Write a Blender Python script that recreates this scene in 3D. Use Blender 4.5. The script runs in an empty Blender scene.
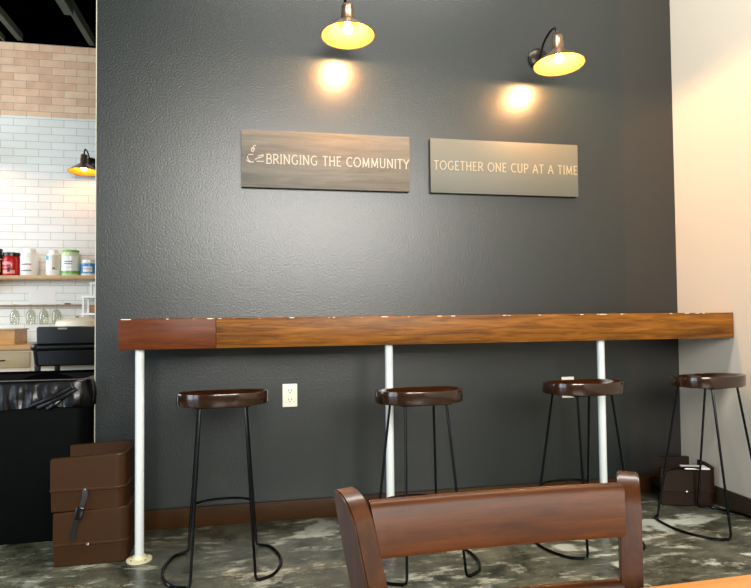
import bpy, bmesh, math, random
from mathutils import Vector, Matrix
R = math.radians; PI = math.pi
sc = bpy.context.scene
COL = sc.collection
rnd = random.Random(7)

# ------------------------------------------------------------------ materials
def srgb(c):
    if isinstance(c, str):
        c = [int(c[i:i+2], 16) / 255 for i in (0, 2, 4)]
    return tuple(x / 12.92 if x <= .04045 else ((x + .055) / 1.055) ** 2.4 for x in c) + (1,)

class NT:
    def __init__(s, name):
        s.m = bpy.data.materials.new(name); s.m.use_nodes = True
        s.t = s.m.node_tree; s.b = s.t.nodes['Principled BSDF']
    def n(s, typ, **k):
        x = s.t.nodes.new(typ)
        for a, v in k.items():
            if a.startswith('i_'):
                key = a[2:].replace('_', ' ')
                x.inputs[key].default_value = v
            else: setattr(x, a, v)
        return x
    def l(s, a, b): s.t.links.new(a, b)
    def set(s, **k):
        for a, v in k.items(): s.b.inputs[a.replace('_', ' ')].default_value = v
        return s

def mat(name, col, rough=.5, metal=0, bump=0, bscale=60, spec=.5, var=0, vscale=6, coat=0, rough_var=0, alpha=1):
    t = NT(name); c = srgb(col) if isinstance(col, str) else col
    t.set(Base_Color=c, Roughness=rough, Metallic=metal, Specular_IOR_Level=spec, Coat_Weight=coat)
    tc = t.n('ShaderNodeTexCoord')
    if var:
        no = t.n('ShaderNodeTexNoise', i_Scale=vscale, i_Detail=6.0); t.l(tc.outputs['Object'], no.inputs['Vector'])
        cr = t.n('ShaderNodeValToRGB'); t.l(no.outputs['Fac'], cr.inputs['Fac'])
        cr.color_ramp.elements[0].position = .3; cr.color_ramp.elements[1].position = .7
        cr.color_ramp.elements[0].color = tuple(x * (1 - var) for x in c[:3]) + (1,)
        cr.color_ramp.elements[1].color = tuple(min(1, x * (1 + var)) for x in c[:3]) + (1,)
        t.l(cr.outputs['Color'], t.b.inputs['Base Color'])
    if bump:
        nb = t.n('ShaderNodeTexNoise', i_Scale=bscale, i_Detail=3.0); t.l(tc.outputs['Object'], nb.inputs['Vector'])
        bp = t.n('ShaderNodeBump', i_Strength=bump, i_Distance=.004); t.l(nb.outputs['Fac'], bp.inputs['Height'])
        t.l(bp.outputs['Normal'], t.b.inputs['Normal'])
    return t.m

def emis(name, col, strength, base='fff4d8'):
    t = NT(name); t.set(Base_Color=srgb(base), Emission_Color=srgb(col), Emission_Strength=strength)
    return t.m

def wood(name, c1, c2, axis='X', scale=1.0, rough=.3, coat=.3, chips=False, bump=.05, spec=.5, ring=9):
    t = NT(name); t.set(Roughness=rough, Coat_Weight=coat, Coat_Roughness=.12, Specular_IOR_Level=spec)
    tc = t.n('ShaderNodeTexCoord'); mp = t.n('ShaderNodeMapping'); t.l(tc.outputs['Object'], mp.inputs['Vector'])
    s = [ring * scale] * 3; s['XYZ'.index(axis)] = 1.0 * scale
    mp.inputs['Scale'].default_value = s
    n1 = t.n('ShaderNodeTexNoise', i_Scale=1.6, i_Detail=8.0, i_Roughness=.62, i_Distortion=.9); t.l(mp.outputs['Vector'], n1.inputs['Vector'])
    n2 = t.n('ShaderNodeTexNoise', i_Scale=9.0, i_Detail=5.0, i_Roughness=.7); t.l(mp.outputs['Vector'], n2.inputs['Vector'])
    ad = t.n('ShaderNodeMath', operation='MULTIPLY_ADD'); t.l(n2.outputs['Fac'], ad.inputs[0]); ad.inputs[1].default_value = .35
    t.l(n1.outputs['Fac'], ad.inputs[2])
    cr = t.n('ShaderNodeValToRGB'); t.l(ad.outputs[0], cr.inputs['Fac'])
    cr.color_ramp.elements[0].position = .48; cr.color_ramp.elements[1].position = .88
    cr.color_ramp.elements[0].color = srgb(c1); cr.color_ramp.elements[1].color = srgb(c2)
    out = cr.outputs['Color']
    if chips:
        sp = t.n('ShaderNodeSeparateXYZ'); t.l(tc.outputs['Object'], sp.inputs[0])
        nz = t.n('ShaderNodeTexNoise', i_Scale=26.0, i_Detail=4.0); t.l(tc.outputs['Object'], nz.inputs['Vector'])
        # worn flecks along the top front edge
        m1 = t.n('ShaderNodeMath', operation='GREATER_THAN'); t.l(sp.outputs['Z'], m1.inputs[0]); m1.inputs[1].default_value = .1322
        m2 = t.n('ShaderNodeMath', operation='GREATER_THAN'); t.l(nz.outputs['Fac'], m2.inputs[0]); m2.inputs[1].default_value = .6
        m3 = t.n('ShaderNodeMath', operation='MULTIPLY'); t.l(m1.outputs[0], m3.inputs[0]); t.l(m2.outputs[0], m3.inputs[1])
        m4 = t.n('ShaderNodeMath', operation='LESS_THAN'); t.l(sp.outputs['Y'], m4.inputs[0]); m4.inputs[1].default_value = -.4395
        m5 = t.n('ShaderNodeMath', operation='MULTIPLY'); t.l(m3.outputs[0], m5.inputs[0]); t.l(m4.outputs[0], m5.inputs[1]); m3 = m5
        mx = t.n('ShaderNodeMixRGB'); t.l(m3.outputs[0], mx.inputs['Fac']); t.l(out, mx.inputs['Color1']); mx.inputs['Color2'].default_value = srgb('d8c9ac')
        out = mx.outputs['Color']
    t.l(out, t.b.inputs['Base Color'])
    bp = t.n('ShaderNodeBump', i_Strength=bump, i_Distance=.002); t.l(n2.outputs['Fac'], bp.inputs['Height']); t.l(bp.outputs['Normal'], t.b.inputs['Normal'])
    return t.m

def wall_dark():
    t = NT('charcoal_wall_paint'); t.set(Specular_IOR_Level=.65)
    tc = t.n('ShaderNodeTexCoord'); sp = t.n('ShaderNodeSeparateXYZ'); t.l(tc.outputs['Object'], sp.inputs[0])
    no = t.n('ShaderNodeTexNoise', i_Scale=1.1, i_Detail=4.0); t.l(tc.outputs['Object'], no.inputs['Vector'])
    cr = t.n('ShaderNodeValToRGB'); t.l(no.outputs['Fac'], cr.inputs['Fac'])
    cr.color_ramp.elements[0].color = srgb('131a19'); cr.color_ramp.elements[1].color = srgb('181e1d')
    # repainted strip beside the corner: flatter, slightly warmer paint
    g = t.n('ShaderNodeMath', operation='GREATER_THAN'); t.l(sp.outputs['X'], g.inputs[0]); g.inputs[1].default_value = 1.872
    mx = t.n('ShaderNodeMixRGB'); t.l(g.outputs[0], mx.inputs['Fac']); t.l(cr.outputs['Color'], mx.inputs['Color1']); mx.inputs['Color2'].default_value = srgb('1e1d1a')
    t.l(mx.outputs['Color'], t.b.inputs['Base Color'])
    rr = t.n('ShaderNodeMapRange'); t.l(g.outputs[0], rr.inputs['Value']); rr.inputs['To Min'].default_value = .34; rr.inputs['To Max'].default_value = .37
    t.l(rr.outputs[0], t.b.inputs['Roughness'])
    nb = t.n('ShaderNodeTexNoise', i_Scale=110.0, i_Detail=2.0); t.l(tc.outputs['Object'], nb.inputs['Vector'])
    n3 = t.n('ShaderNodeTexNoise', i_Scale=14.0, i_Detail=2.0); t.l(tc.outputs['Object'], n3.inputs['Vector'])
    ad = t.n('ShaderNodeMath', operation='MULTIPLY_ADD'); t.l(n3.outputs['Fac'], ad.inputs[0]); ad.inputs[1].default_value = .3; t.l(nb.outputs['Fac'], ad.inputs[2])
    bp = t.n('ShaderNodeBump', i_Strength=.22, i_Distance=.004); t.l(ad.outputs[0], bp.inputs['Height']); t.l(bp.outputs['Normal'], t.b.inputs['Normal'])
    return t.m

def wall_brick():
    t = NT('painted_brick_wall'); tc = t.n('ShaderNodeTexCoord')
    sp = t.n('ShaderNodeSeparateXYZ'); t.l(tc.outputs['Object'], sp.inputs[0])
    cb = t.n('ShaderNodeCombineXYZ'); t.l(sp.outputs['X'], cb.inputs['X']); t.l(sp.outputs['Z'], cb.inputs['Y'])
    def brick(c1, c2, mo, ms):
        b = t.n('ShaderNodeTexBrick', i_Scale=1.0); b.inputs['Brick Width'].default_value = .222; b.inputs['Row Height'].default_value = .0725
        b.inputs['Mortar Size'].default_value = ms; b.inputs['Mortar Smooth'].default_value = .3
        b.inputs['Color1'].default_value = srgb(c1); b.inputs['Color2'].default_value = srgb(c2); b.inputs['Mortar'].default_value = srgb(mo)
        t.l(cb.outputs[0], b.inputs['Vector']); return b
    bw = brick('e6e6e0', 'dfdfd8', 'b9b5aa', .0026); bt = brick('e3c2a2', 'd2ab8c', 'b29b88', .0034)
    no = t.n('ShaderNodeTexNoise', i_Scale=9.0, i_Detail=6.0); t.l(tc.outputs['Object'], no.inputs['Vector'])
    mn = t.n('ShaderNodeMixRGB', blend_type='OVERLAY'); mn.inputs['Fac'].default_value = .35; t.l(bt.outputs['Color'], mn.inputs['Color1']); t.l(no.outputs['Fac'], mn.inputs['Color2'])
    g = t.n('ShaderNodeMath', operation='GREATER_THAN'); t.l(sp.outputs['Z'], g.inputs[0]); g.inputs[1].default_value = 2.995
    mx = t.n('ShaderNodeMixRGB'); t.l(g.outputs[0], mx.inputs['Fac']); t.l(bw.outputs['Color'], mx.inputs['Color1']); t.l(mn.outputs['Color'], mx.inputs['Color2'])
    t.l(mx.outputs['Color'], t.b.inputs['Base Color'])
    mr = t.n('ShaderNodeMapRange'); t.l(g.outputs[0], mr.inputs['Value']); mr.inputs['To Min'].default_value = .3; mr.inputs['To Max'].default_value = .85
    t.l(mr.outputs[0], t.b.inputs['Roughness'])
    bp = t.n('ShaderNodeBump', i_Strength=.5, i_Distance=.004, invert=True); t.l(bw.outputs['Fac'], bp.inputs['Height']); t.l(bp.outputs['Normal'], t.b.inputs['Normal'])
    return t.m

def floor_mat():
    t = NT('worn_concrete'); t.set(Specular_IOR_Level=.5)
    tc = t.n('ShaderNodeTexCoord')
    def noise(sc_, det, rot=0, s=(1, 1, 1), dist=0, rough=.6):
        mp = t.n('ShaderNodeMapping'); mp.inputs['Scale'].default_value = s; mp.inputs['Rotation'].default_value = (0, 0, rot); t.l(tc.outputs['Object'], mp.inputs['Vector'])
        n = t.n('ShaderNodeTexNoise', i_Scale=sc_, i_Detail=det, i_Distortion=dist, i_Roughness=rough); t.l(mp.outputs['Vector'], n.inputs['Vector']); return n
    def ramp(src, p0, p1, c0=(0, 0, 0, 1), c1=(1, 1, 1, 1)):
        r = t.n('ShaderNodeValToRGB'); t.l(src, r.inputs['Fac']); e = r.color_ramp.elements
        e[0].position = p0; e[1].position = p1; e[0].color = c0; e[1].color = c1; return r.outputs['Color']
    base = ramp(noise(5.5, 13, dist=.15, rough=.72).outputs['Fac'], .36, .68, srgb('1c1e13'), srgb('626252'))
    scr = ramp(noise(3.6, 13, R(35), (1.0, 3.0, 1), .35, .8).outputs['Fac'], .54, .62)
    scr2 = ramp(noise(4.2, 13, R(-50), (1, 5, 1), .3, .82).outputs['Fac'], .56, .66)
    pat = ramp(noise(1.6, 13, R(20), (1, 1.8, 1), .3, .68).outputs['Fac'], .56, .60)
    def mixc(a, fac, col, k):
        mlt = t.n('ShaderNodeMath', operation='MULTIPLY'); t.l(fac, mlt.inputs[0]); mlt.inputs[1].default_value = k
        m = t.n('ShaderNodeMixRGB'); t.l(mlt.outputs[0], m.inputs['Fac']); t.l(a, m.inputs['Color1']); m.inputs['Color2'].default_value = srgb(col); return m.outputs['Color']
    c = mixc(base, scr, 'b4b5a3', .8); c = mixc(c, scr2, 'a3a28f', .6)
    # worn bare patches, denser towards the right-hand side of the room
    sp = t.n('ShaderNodeSeparateXYZ'); t.l(tc.outputs['Object'], sp.inputs[0])
    mr = t.n('ShaderNodeMapRange'); t.l(sp.outputs['X'], mr.inputs['Value']); mr.inputs['From Min'].default_value = -1.2; mr.inputs['From Max'].default_value = 1.6
    mr.inputs['To Min'].default_value = .35; mr.inputs['To Max'].default_value = .95
    ml = t.n('ShaderNodeMath', operation='MULTIPLY'); t.l(pat, ml.inputs[0]); t.l(mr.outputs[0], ml.inputs[1])
    c = mixc(c, ml.outputs[0], 'c0c3b4', .85)
    fine = ramp(noise(60, 4).outputs['Fac'], .62, .72)
    c = mixc(c, fine, 'c4c6b8', .35)
    t.l(c, t.b.inputs['Base Color'])
    rg = t.n('ShaderNodeMapRange'); t.l(scr, rg.inputs['Value']); rg.inputs['To Min'].default_value = .28; rg.inputs['To Max'].default_value = .55
    t.l(rg.outputs[0], t.b.inputs['Roughness'])
    bp = t.n('ShaderNodeBump', i_Strength=.15, i_Distance=.003); t.l(scr, bp.inputs['Height']); t.l(bp.outputs['Normal'], t.b.inputs['Normal'])
    return t.m

def glass(name, tint='f4f8f6', gloss=.12, rough=.02):
    t = NT(name); nt = t.t; nt.nodes.remove(t.b); out = nt.nodes['Material Output']
    tr = t.n('ShaderNodeBsdfTransparent'); tr.inputs['Color'].default_value = srgb(tint)
    gl = t.n('ShaderNodeBsdfGlossy'); gl.inputs['Roughness'].default_value = rough
    fr = t.n('ShaderNodeLayerWeight', i_Blend=.35); mr = t.n('ShaderNodeMapRange'); t.l(fr.outputs['Facing'], mr.inputs['Value'])
    mr.inputs['To Min'].default_value = gloss * .4; mr.inputs['To Max'].default_value = min(1, gloss * 5)
    mx = t.n('ShaderNodeMixShader'); t.l(mr.outputs[0], mx.inputs['Fac']); t.l(tr.outputs[0], mx.inputs[1]); t.l(gl.outputs[0], mx.inputs[2])
    t.l(mx.outputs[0], out.inputs['Surface']); return t.m

M = dict(
    dark=wall_dark(), brick=wall_brick(), floor=floor_mat(),
    cream=mat('cream_wall_paint', 'c0b7a8', .75, bump=.15, bscale=90),
    taupe=mat('dark_taupe_paint', '2f2b27', .7), black_ceiling=mat('black_ceiling', '010101', 1, spec=0), joist=mat('grey_green_joist', '454d3f', .7, var=.25, vscale=3),
    base=wood('baseboard_vinyl', '2c1904', '3c2408', 'X', rough=.55, coat=.0, spec=.2, ring=3), base2=mat('dark_vinyl', '3c3022', .5),
    bar_dark=wood('bar_plank_dark', '3c1703', '65300a', 'X', 1.6, rough=.42, coat=.0, chips=True, ring=12, spec=.2),
    bar_light=wood('bar_plank_light', '432304', '90591a', 'X', 1.6, rough=.42, coat=.0, chips=True, ring=14, spec=.2),
    bar_end=wood('bar_end_grain', '2c190c', '4a2f18', 'Y', 2, rough=.5, coat=.05),
    post=mat('white_enamel_post', 'cdd4d2', .28, .0, coat=.5), flange=mat('cream_flange', 'd6cda8', .4),
    stool_wood=wood('stool_wood', '140702', '351a09', 'X', 1.8, rough=.18, coat=.5), steel=mat('dark_steel', '1e2022', .22, .9),
    chair=wood('chair_wood', '2e1503', '4f2808', 'X', 2.4, rough=.42, coat=.0, spec=.2, ring=12, bump=.03),
    chair_v=wood('chair_wood_upright', '271103', '452207', 'Z', 2.4, rough=.34, coat=.15, spec=.3, ring=12, bump=.03),
    table=wood('table_wood', 'c47a36', 'dc9a54', 'X', 1.5, rough=.35, coat=.3), tablebase=mat('table_base', '151515', .4),
    board=wood('sign_board', '504d46', '6c675e', 'X', 1.3, rough=.5, coat=.0, spec=.35, ring=10), sign_edge=mat('sign_edge', '0d0c0b', .4),
    sign2=mat('sign_board_plain', '5b5c53', .5, spec=.35, var=.06, vscale=4), let1=mat('silver_lettering', 'a09b90', .6), let2=mat('cream_lettering', '958a70', .6), emb=mat('faint_lettering', 'a29c8e', .5),
    copper=mat('bronze_shade', '7c6650', .3, .75), copper_dark=mat('dark_bronze', '2b2722', .35, .8), glow_tint=mat('lining_glow_tint', (.50, .20, .022, 1), .5, spec=.1), bulb=emis('lit_bulb', 'ffd890', 60),  # sconce lining: yellow bulb glow put into the colour by cutting its blue
    plate=mat('ivory_plastic', 'e9e4d2', .35), slot=mat('slot', '1c1a18', .6),
    booster=mat('brown_plastic', '331d08', .45, spec=.22, bump=.12, bscale=180, var=.06, vscale=5), booster_dark=mat('dark_brown_plastic', '1c0d03', .5, spec=.2), strap=mat('black_webbing', '0a0a0b', .5), buckle=mat('black_buckle', '0c0c0d', .18), screw=mat('screw', 'cfc9bd', .25, .9),
    black=mat('black_plastic', '040505', .33), canm=mat('black_bin_plastic', '020403', .6, spec=.1), liner=mat('black_liner', '020203', .28, bump=.7, bscale=16, spec=.35),
    hc=mat('black_chair_plastic', '030404', .3, spec=.3), 
    paper=mat('white_paper', 'e6e4e0', .6), card=mat('tan_card', '97764c', .7),
    counter=wood('counter_wood', 'a9773a', 'd3a262', 'X', 1.2, rough=.4, coat=.2), cabinet=mat('cream_cabinet', 'cfc4ae', .45), cabinet2=mat('beige_drawer', 'a99573', .5),
    shelf=wood('shelf_wood', 'a98556', 'd8b786', 'X', 1.2, rough=.45, coat=.15), railw=mat('rail_wood', '8d6f4a', .5),
    white=mat('white_plastic', 'efece4', .3, coat=.2), red=mat('red_plastic', 'b3130e', .3), dred=mat('dark_red', '6d0b08', .35), green=mat('green_plastic', '6fae3c', .35),
    blue=mat('blue_label', '3b86b8', .35), teal=mat('teal', '2aa7bf', .4), grey=mat('grey_print', '8a8278', .5), tan=mat('tan_print', 'c99a5c', .5), pgreen=mat('pale_green', 'cfdcb4', .4), pink=mat('pink_print', 'd68f8a', .5), dkbrown=mat('dark_brown', '2a120c', .35),
    cream_lid=mat('cream_lid', 'efe2c4', .4), glass=glass('clear_glass', 'f6f6f2', .05), pane=glass('window_pane', 'ffffff', .05), frame=mat('dark_window_frame', '1c1d1e', .4), trim=mat('pale_corner_trim', 'a9a898', .5),
    rubber=mat('rubber', '0b0b0b', .6), bread=mat('brown_box', 'a5744c', .7),
)

# ------------------------------------------------------------------ mesh helper
class MB:
    def __init__(s): s.bm = bmesh.new()
    def box(s, x0, x1, y0, y1, z0, z1, bev=0, seg=2):
        b = bmesh.new(); bmesh.ops.create_cube(b, size=1)
        for v in b.verts: v.co = ((x0 + x1) / 2 + v.co.x * (x1 - x0), (y0 + y1) / 2 + v.co.y * (y1 - y0), (z0 + z1) / 2 + v.co.z * (z1 - z0))
        if bev: bmesh.ops.bevel(b, geom=b.edges[:], offset=bev, segments=seg, affect='EDGES', profile=.5)
        s.merge(b); return s
    def merge(s, b, mtx=None):
        if mtx is not None: b.transform(mtx)
        me = bpy.data.meshes.new('tmp'); b.to_mesh(me); b.free(); s.bm.from_mesh(me); bpy.data.meshes.remove(me)
    def lathe(s, prof, n=40, at=(0, 0, 0), mtx=None, closed=False):
        b = bmesh.new(); rings = []
        for r, z in prof:
            if r < 1e-6: rings.append([b.verts.new((0, 0, z))])
            else: rings.append([b.verts.new((r * math.cos(2 * PI * i / n), r * math.sin(2 * PI * i / n), z)) for i in range(n)])
        pairs = list(zip(rings, rings[1:]))
        if closed: pairs.append((rings[-1], rings[0]))
        for a, c in pairs:
            for i in range(n):
                j = (i + 1) % n
                if len(a) == 1 and len(c) == 1: continue
                if len(a) == 1: b.faces.new((a[0], c[j], c[i]))
                elif len(c) == 1: b.faces.new((a[i], a[j], c[0]))
                else: b.faces.new((a[i], a[j], c[j], c[i]))
        bmesh.ops.recalc_face_normals(b, faces=b.faces)
        m = Matrix.Translation(at)
        if mtx is not None: m = m @ mtx
        s.merge(b, m); return s
    def tube(s, pts, r=.006, n=10, cyclic=False, sx=1, sy=1):
        pts = [Vector(p) for p in pts]; N = len(pts); b = bmesh.new(); rings = []; up = None
        for i, p in enumerate(pts):
            if cyclic: d = pts[(i + 1) % N] - pts[i - 1]
            else: d = pts[min(i + 1, N - 1)] - pts[max(i - 1, 0)]
            d.normalize()
            if up is None:
                up = Vector((0, 0, 1)) if abs(d.z) < .9 else Vector((1, 0, 0))
            a = (up - d * up.dot(d)).normalized(); c = d.cross(a); up = a
            rings.append([b.verts.new(p + a * (r * sx * math.cos(2 * PI * k / n)) + c * (r * sy * math.sin(2 * PI * k / n))) for k in range(n)])
        rng = N if cyclic else N - 1
        for i in range(rng):
            A = rings[i]; B = rings[(i + 1) % N]
            for k in range(n): b.faces.new((A[k], A[(k + 1) % n], B[(k + 1) % n], B[k]))
        if not cyclic: b.faces.new(rings[0][::-1]); b.faces.new(rings[-1])
        bmesh.ops.recalc_face_normals(b, faces=b.faces); s.merge(b); return s
    def prism(s, poly, h0, h1, plane='XY', mtx=None, bev=0):
        b = bmesh.new()
        f = {'XY': lambda u, v, w: (u, v, w), 'XZ': lambda u, v, w: (u, w, v), 'YZ': lambda u, v, w: (w, u, v)}[plane]
        A = [b.verts.new(f(u, v, h0)) for u, v in poly]; B = [b.verts.new(f(u, v, h1)) for u, v in poly]
        b.faces.new(A[::-1]); b.faces.new(B); n = len(poly)
        for i in range(n): b.faces.new((A[i], A[(i + 1) % n], B[(i + 1) % n], B[i]))
        bmesh.ops.recalc_face_normals(b, faces=b.faces)
        if bev:
            es = [e for e in b.edges if e.calc_face_angle(0) > .5]
            bmesh.ops.bevel(b, geom=es, offset=bev, segments=2, affect='EDGES', profile=.5)
        s.merge(b, mtx); return s
    def build(s, name, m, parent=None, smooth=35, loc=None):
        me = bpy.data.meshes.new(name); s.bm.to_mesh(me); s.bm.free(); me.materials.append(m)
        if smooth:
            me.shade_smooth(); me.set_sharp_from_angle(angle=R(smooth))
        o = bpy.data.objects.new(name, me); COL.objects.link(o)
        if parent is not None: o.parent = parent
        if loc is not None: o.location = loc
        return o

def tag(o, label, cat, group=None):
    o['label'] = label; o['category'] = cat
    if group: o['group'] = group
    return o
def thing(name, label, cat, loc=(0, 0, 0), rz=0, group=None):
    o = bpy.data.objects.new(name, None); o.empty_display_size = .1; COL.objects.link(o)
    o.location = loc; o.rotation_euler = (0, 0, rz); return tag(o, label, cat, group)
def struct(o): o['kind'] = 'structure'; return o
def kids(o): return [c for c in bpy.data.objects if c.parent == o]
def dup(root, loc, rz, label, group=None, parent=None):
    r = root.copy(); COL.objects.link(r)
    if parent is None:
        r.location = loc; r.rotation_euler = (0, 0, rz); r['label'] = label
        if group: r['group'] = group
    else: r.parent = parent
    for c in kids(root): dup(c, None, 0, None, None, r)
    return r

def smoothpath(pts, k=8):
    P = [Vector(p) for p in pts]; out = []
    for i in range(len(P) - 1):
        p0 = P[max(i - 1, 0)]; p1 = P[i]; p2 = P[i + 1]; p3 = P[min(i + 2, len(P) - 1)]
        for j in range(k):
            t = j / k
            out.append(.5 * ((2 * p1) + (p2 - p0) * t + (2 * p0 - 5 * p1 + 4 * p2 - p3) * t * t + (3 * p1 - p0 - 3 * p2 + p3) * t ** 3))
    out.append(P[-1]); return out

# ------------------------------------------------------------------ room
XL, XR, YR, YB, ZC = -4.6, 2.2157, -6.8, 3.0, 4.5
DX = -1.10
struct(MB().box(XL - .15, XR + .15, YR - .15, YB + .15, -.15, 0).build('floor', M['floor'], smooth=0))
struct(MB().box(XL - .15, XR + .15, YR - .15, YB + .15, ZC, ZC + .12).build('ceiling', M['black_ceiling'], smooth=0))
struct(MB().box(DX, XR, 0, .14, 0, ZC).build('wall_back', M['dark'], smooth=0))
struct(MB().box(DX - .004, DX, .0, .14, .1, ZC).build('trim_1', M['trim'], smooth=0))
struct(MB().box(XL, XR, YB, YB + .15, 0, 3.7).build('wall_kitchen', M['brick'], smooth=0))
struct(MB().box(XL, XR, YB, YB + .15, 3.7, ZC).build('wall_kitchen_upper', M['black_ceiling'], smooth=0))
struct(MB().box(XR, XR + .15, YR, YB, 0, ZC).build('wall_right', M['cream'], smooth=0))
struct(MB().box(DX, XR - .014, -.014, -.001, 0, .0996, .002).build('baseboard_back', M['base']))
struct(MB().box(XR - .014, XR - .001, YR, -.001, 0, .0996, .002).build('baseboard_right', M['base2']))

def window_wall_x(x0, x1, spans, z0, z1, ya, yb, name):
    w = MB(); ys = [ya] + [v for s_ in spans for v in s_] + [yb]
    for i in range(0, len(ys), 2): w.box(x0, x1, ys[i], ys[i + 1], 0, ZC)
    for a, b_ in spans: w.box(x0, x1, a, b_, 0, z0 if a > 0 else .1); w.box(x0, x1, a, b_, z1, ZC)
    return struct(w.build(name, M['taupe'], smooth=0))
spansL = [(-6.0, -4.2), (-3.9, -2.1), (.5, 2.6)]
window_wall_x(XL - .15, XL, spansL, .8, 3.2, YR, YB, 'wall_left')
spansR = [(-1.2, .35), (.55, 2.1)]
w = MB(); xs = [XL] + [v for s_ in spansR for v in s_] + [XR]
for i in range(0, len(xs), 2): w.box(xs[i], xs[i + 1], YR - .15, YR, 0, ZC)
for a, b_ in spansR: w.box(a, b_, YR - .15, YR, 0, 1.75); w.box(a, b_, YR - .15, YR, 3.75, ZC)
struct(w.build('wall_rear', M['taupe'], smooth=0))
def area(name, loc, rot, sx, sy, power, col):
    l = bpy.data.lights.new(name, 'AREA'); l.shape = 'RECTANGLE'; l.size = sx; l.size_y = sy; l.energy = power; l.color = col
    o = bpy.data.objects.new(name, l); COL.objects.link(o); o.location = loc; o.rotation_euler = rot; return o
wn = 0
PL = [75, 95, 100]; PR = [280, 280]
for (a, b_), pw in zip(spansL, PL):
    wn += 1; f = MB()
    sl = .8 if a > 0 else .1
    for ya_, yb_ in ((a, a + .06), (b_ - .06, b_), ((a + b_) / 2 - .025, (a + b_) / 2 + .025)): f.box(XL - .1, XL - .04, ya_, yb_, sl, 3.2)
    f.box(XL - .1, XL - .04, a, b_, sl, sl + .06).box(XL - .1, XL - .04, a, b_, 3.14, 3.2)
    fo = struct(f.build('window_%d' % wn, M['frame'], smooth=0))
    MB().box(XL - .075, XL - .069, a + .06, b_ - .06, sl + .06, 3.14).build('pane', M['pane'], fo, 0)
    area('daylight', (XL + .02, (a + b_) / 2, (sl + 3.2) / 2), (0, R(-90), 0), 3.1 - sl, b_ - a - .1, pw, (.72, .87, 1.0))
for (a, b_), pw in zip(spansR, PR):
    wn += 1; f = MB()
    for xa, xb in ((a, a + .06), (b_ - .06, b_), ((a + b_) / 2 - .025, (a + b_) / 2 + .025)): f.box(xa, xb, YR - .1, YR - .04, 1.75, 3.75)
    f.box(a, b_, YR - .1, YR - .04, 1.75, 1.81).box(a, b_, YR - .1, YR - .04, 3.69, 3.75)
    fo = struct(f.build('window_%d' % wn, M['frame'], smooth=0))
    MB().box(a + .06, b_ - .06, YR - .075, YR - .069, 1.81, 3.69).build('pane', M['pane'], fo, 0)
    area('daylight', ((a + b_) / 2, YR + .02, 2.75), (R(90), 0, 0), b_ - a - .1, 1.9, pw, (1.0, .97, .90))

area('added_wall_wash', (.5, -1.3, 4.35), (0, 0, 0), 2.4, .6, 170, (1.0, .96, .88))  # unseen area light without fixture, added overhead to wash the charcoal wall
# ceiling joists over the kitchen side
JG = 'ceiling joists'
for i, (x, z, wd, hh, lb) in enumerate([(-2.50, 3.72, .05, .07, 'grey-green ceiling joist nearest the left edge, thicker of the pair there'), (-2.64, 3.70, .02, .05, 'thin grey ceiling joist beside the thick one at far left'), (-1.86, 3.72, .05, .09, 'grey-green ceiling joist beside the top of the dark wall')]):
    b = MB().box(x - wd / 2, x + wd / 2, -3.0, YB, z, z + hh)
    if i == 2: b.box(x - wd * .9, x + wd * .5, -3.0, 2.28, z - .05, z + .02)
    tag(b.build('ceiling_joist', M['joist'], smooth=0), lb, 'beam', JG)

# ------------------------------------------------------------------ bar
BT, BB, BD = 1.067, .9315, .443
bar = thing('bar_counter', 'long dark-stained wooden bar counter along the charcoal wall on white posts', 'counter', (-.9025, 0, BB))
L = XR - .004 + .9025
h = BT - BB
xj = -.487 + .9025
MB().box(0, xj - .0006, -BD, -.004, 0, h, .002).build('plank', M['bar_dark'], bar)['label'] = 'redder dark left end plank of the bar'
MB().box(xj + .0006, L, -BD, -.004, 0, h, .002).build('plank', M['bar_light'], bar)['label'] = 'lighter brown grained long plank of the bar'
for px, lb in ((-.8208, 'white metal support post under the left end of the bar, beside brown booster seats'), (.3217, 'white metal support post under the middle of the bar'), (1.4517, 'white metal support post under the right part of the bar, behind third stool')):
    p = thing('bar_post', lb, 'post', (px, -BD + .05, 0), 0, 'white posts under the bar')
    MB().lathe([(0, .008), (.0195, .008), (.0195, BB), (0, BB)], 24).build('pole', M['post'], p)
    MB().lathe([(0, 0), (.054, 0), (.054, .006), (.03, .010), (.026, .022), (0, .022)], 28).build('flange', M['flange'], p)
    for k in range(4):
        a = PI / 4 + k * PI / 2; MB().lathe([(0, .006), (.005, .006), (.004, .0105), (0, .011)], 10, (.042 * math.cos(a), .042 * math.sin(a), 0)).build('screw', M['screw'], p)

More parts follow.
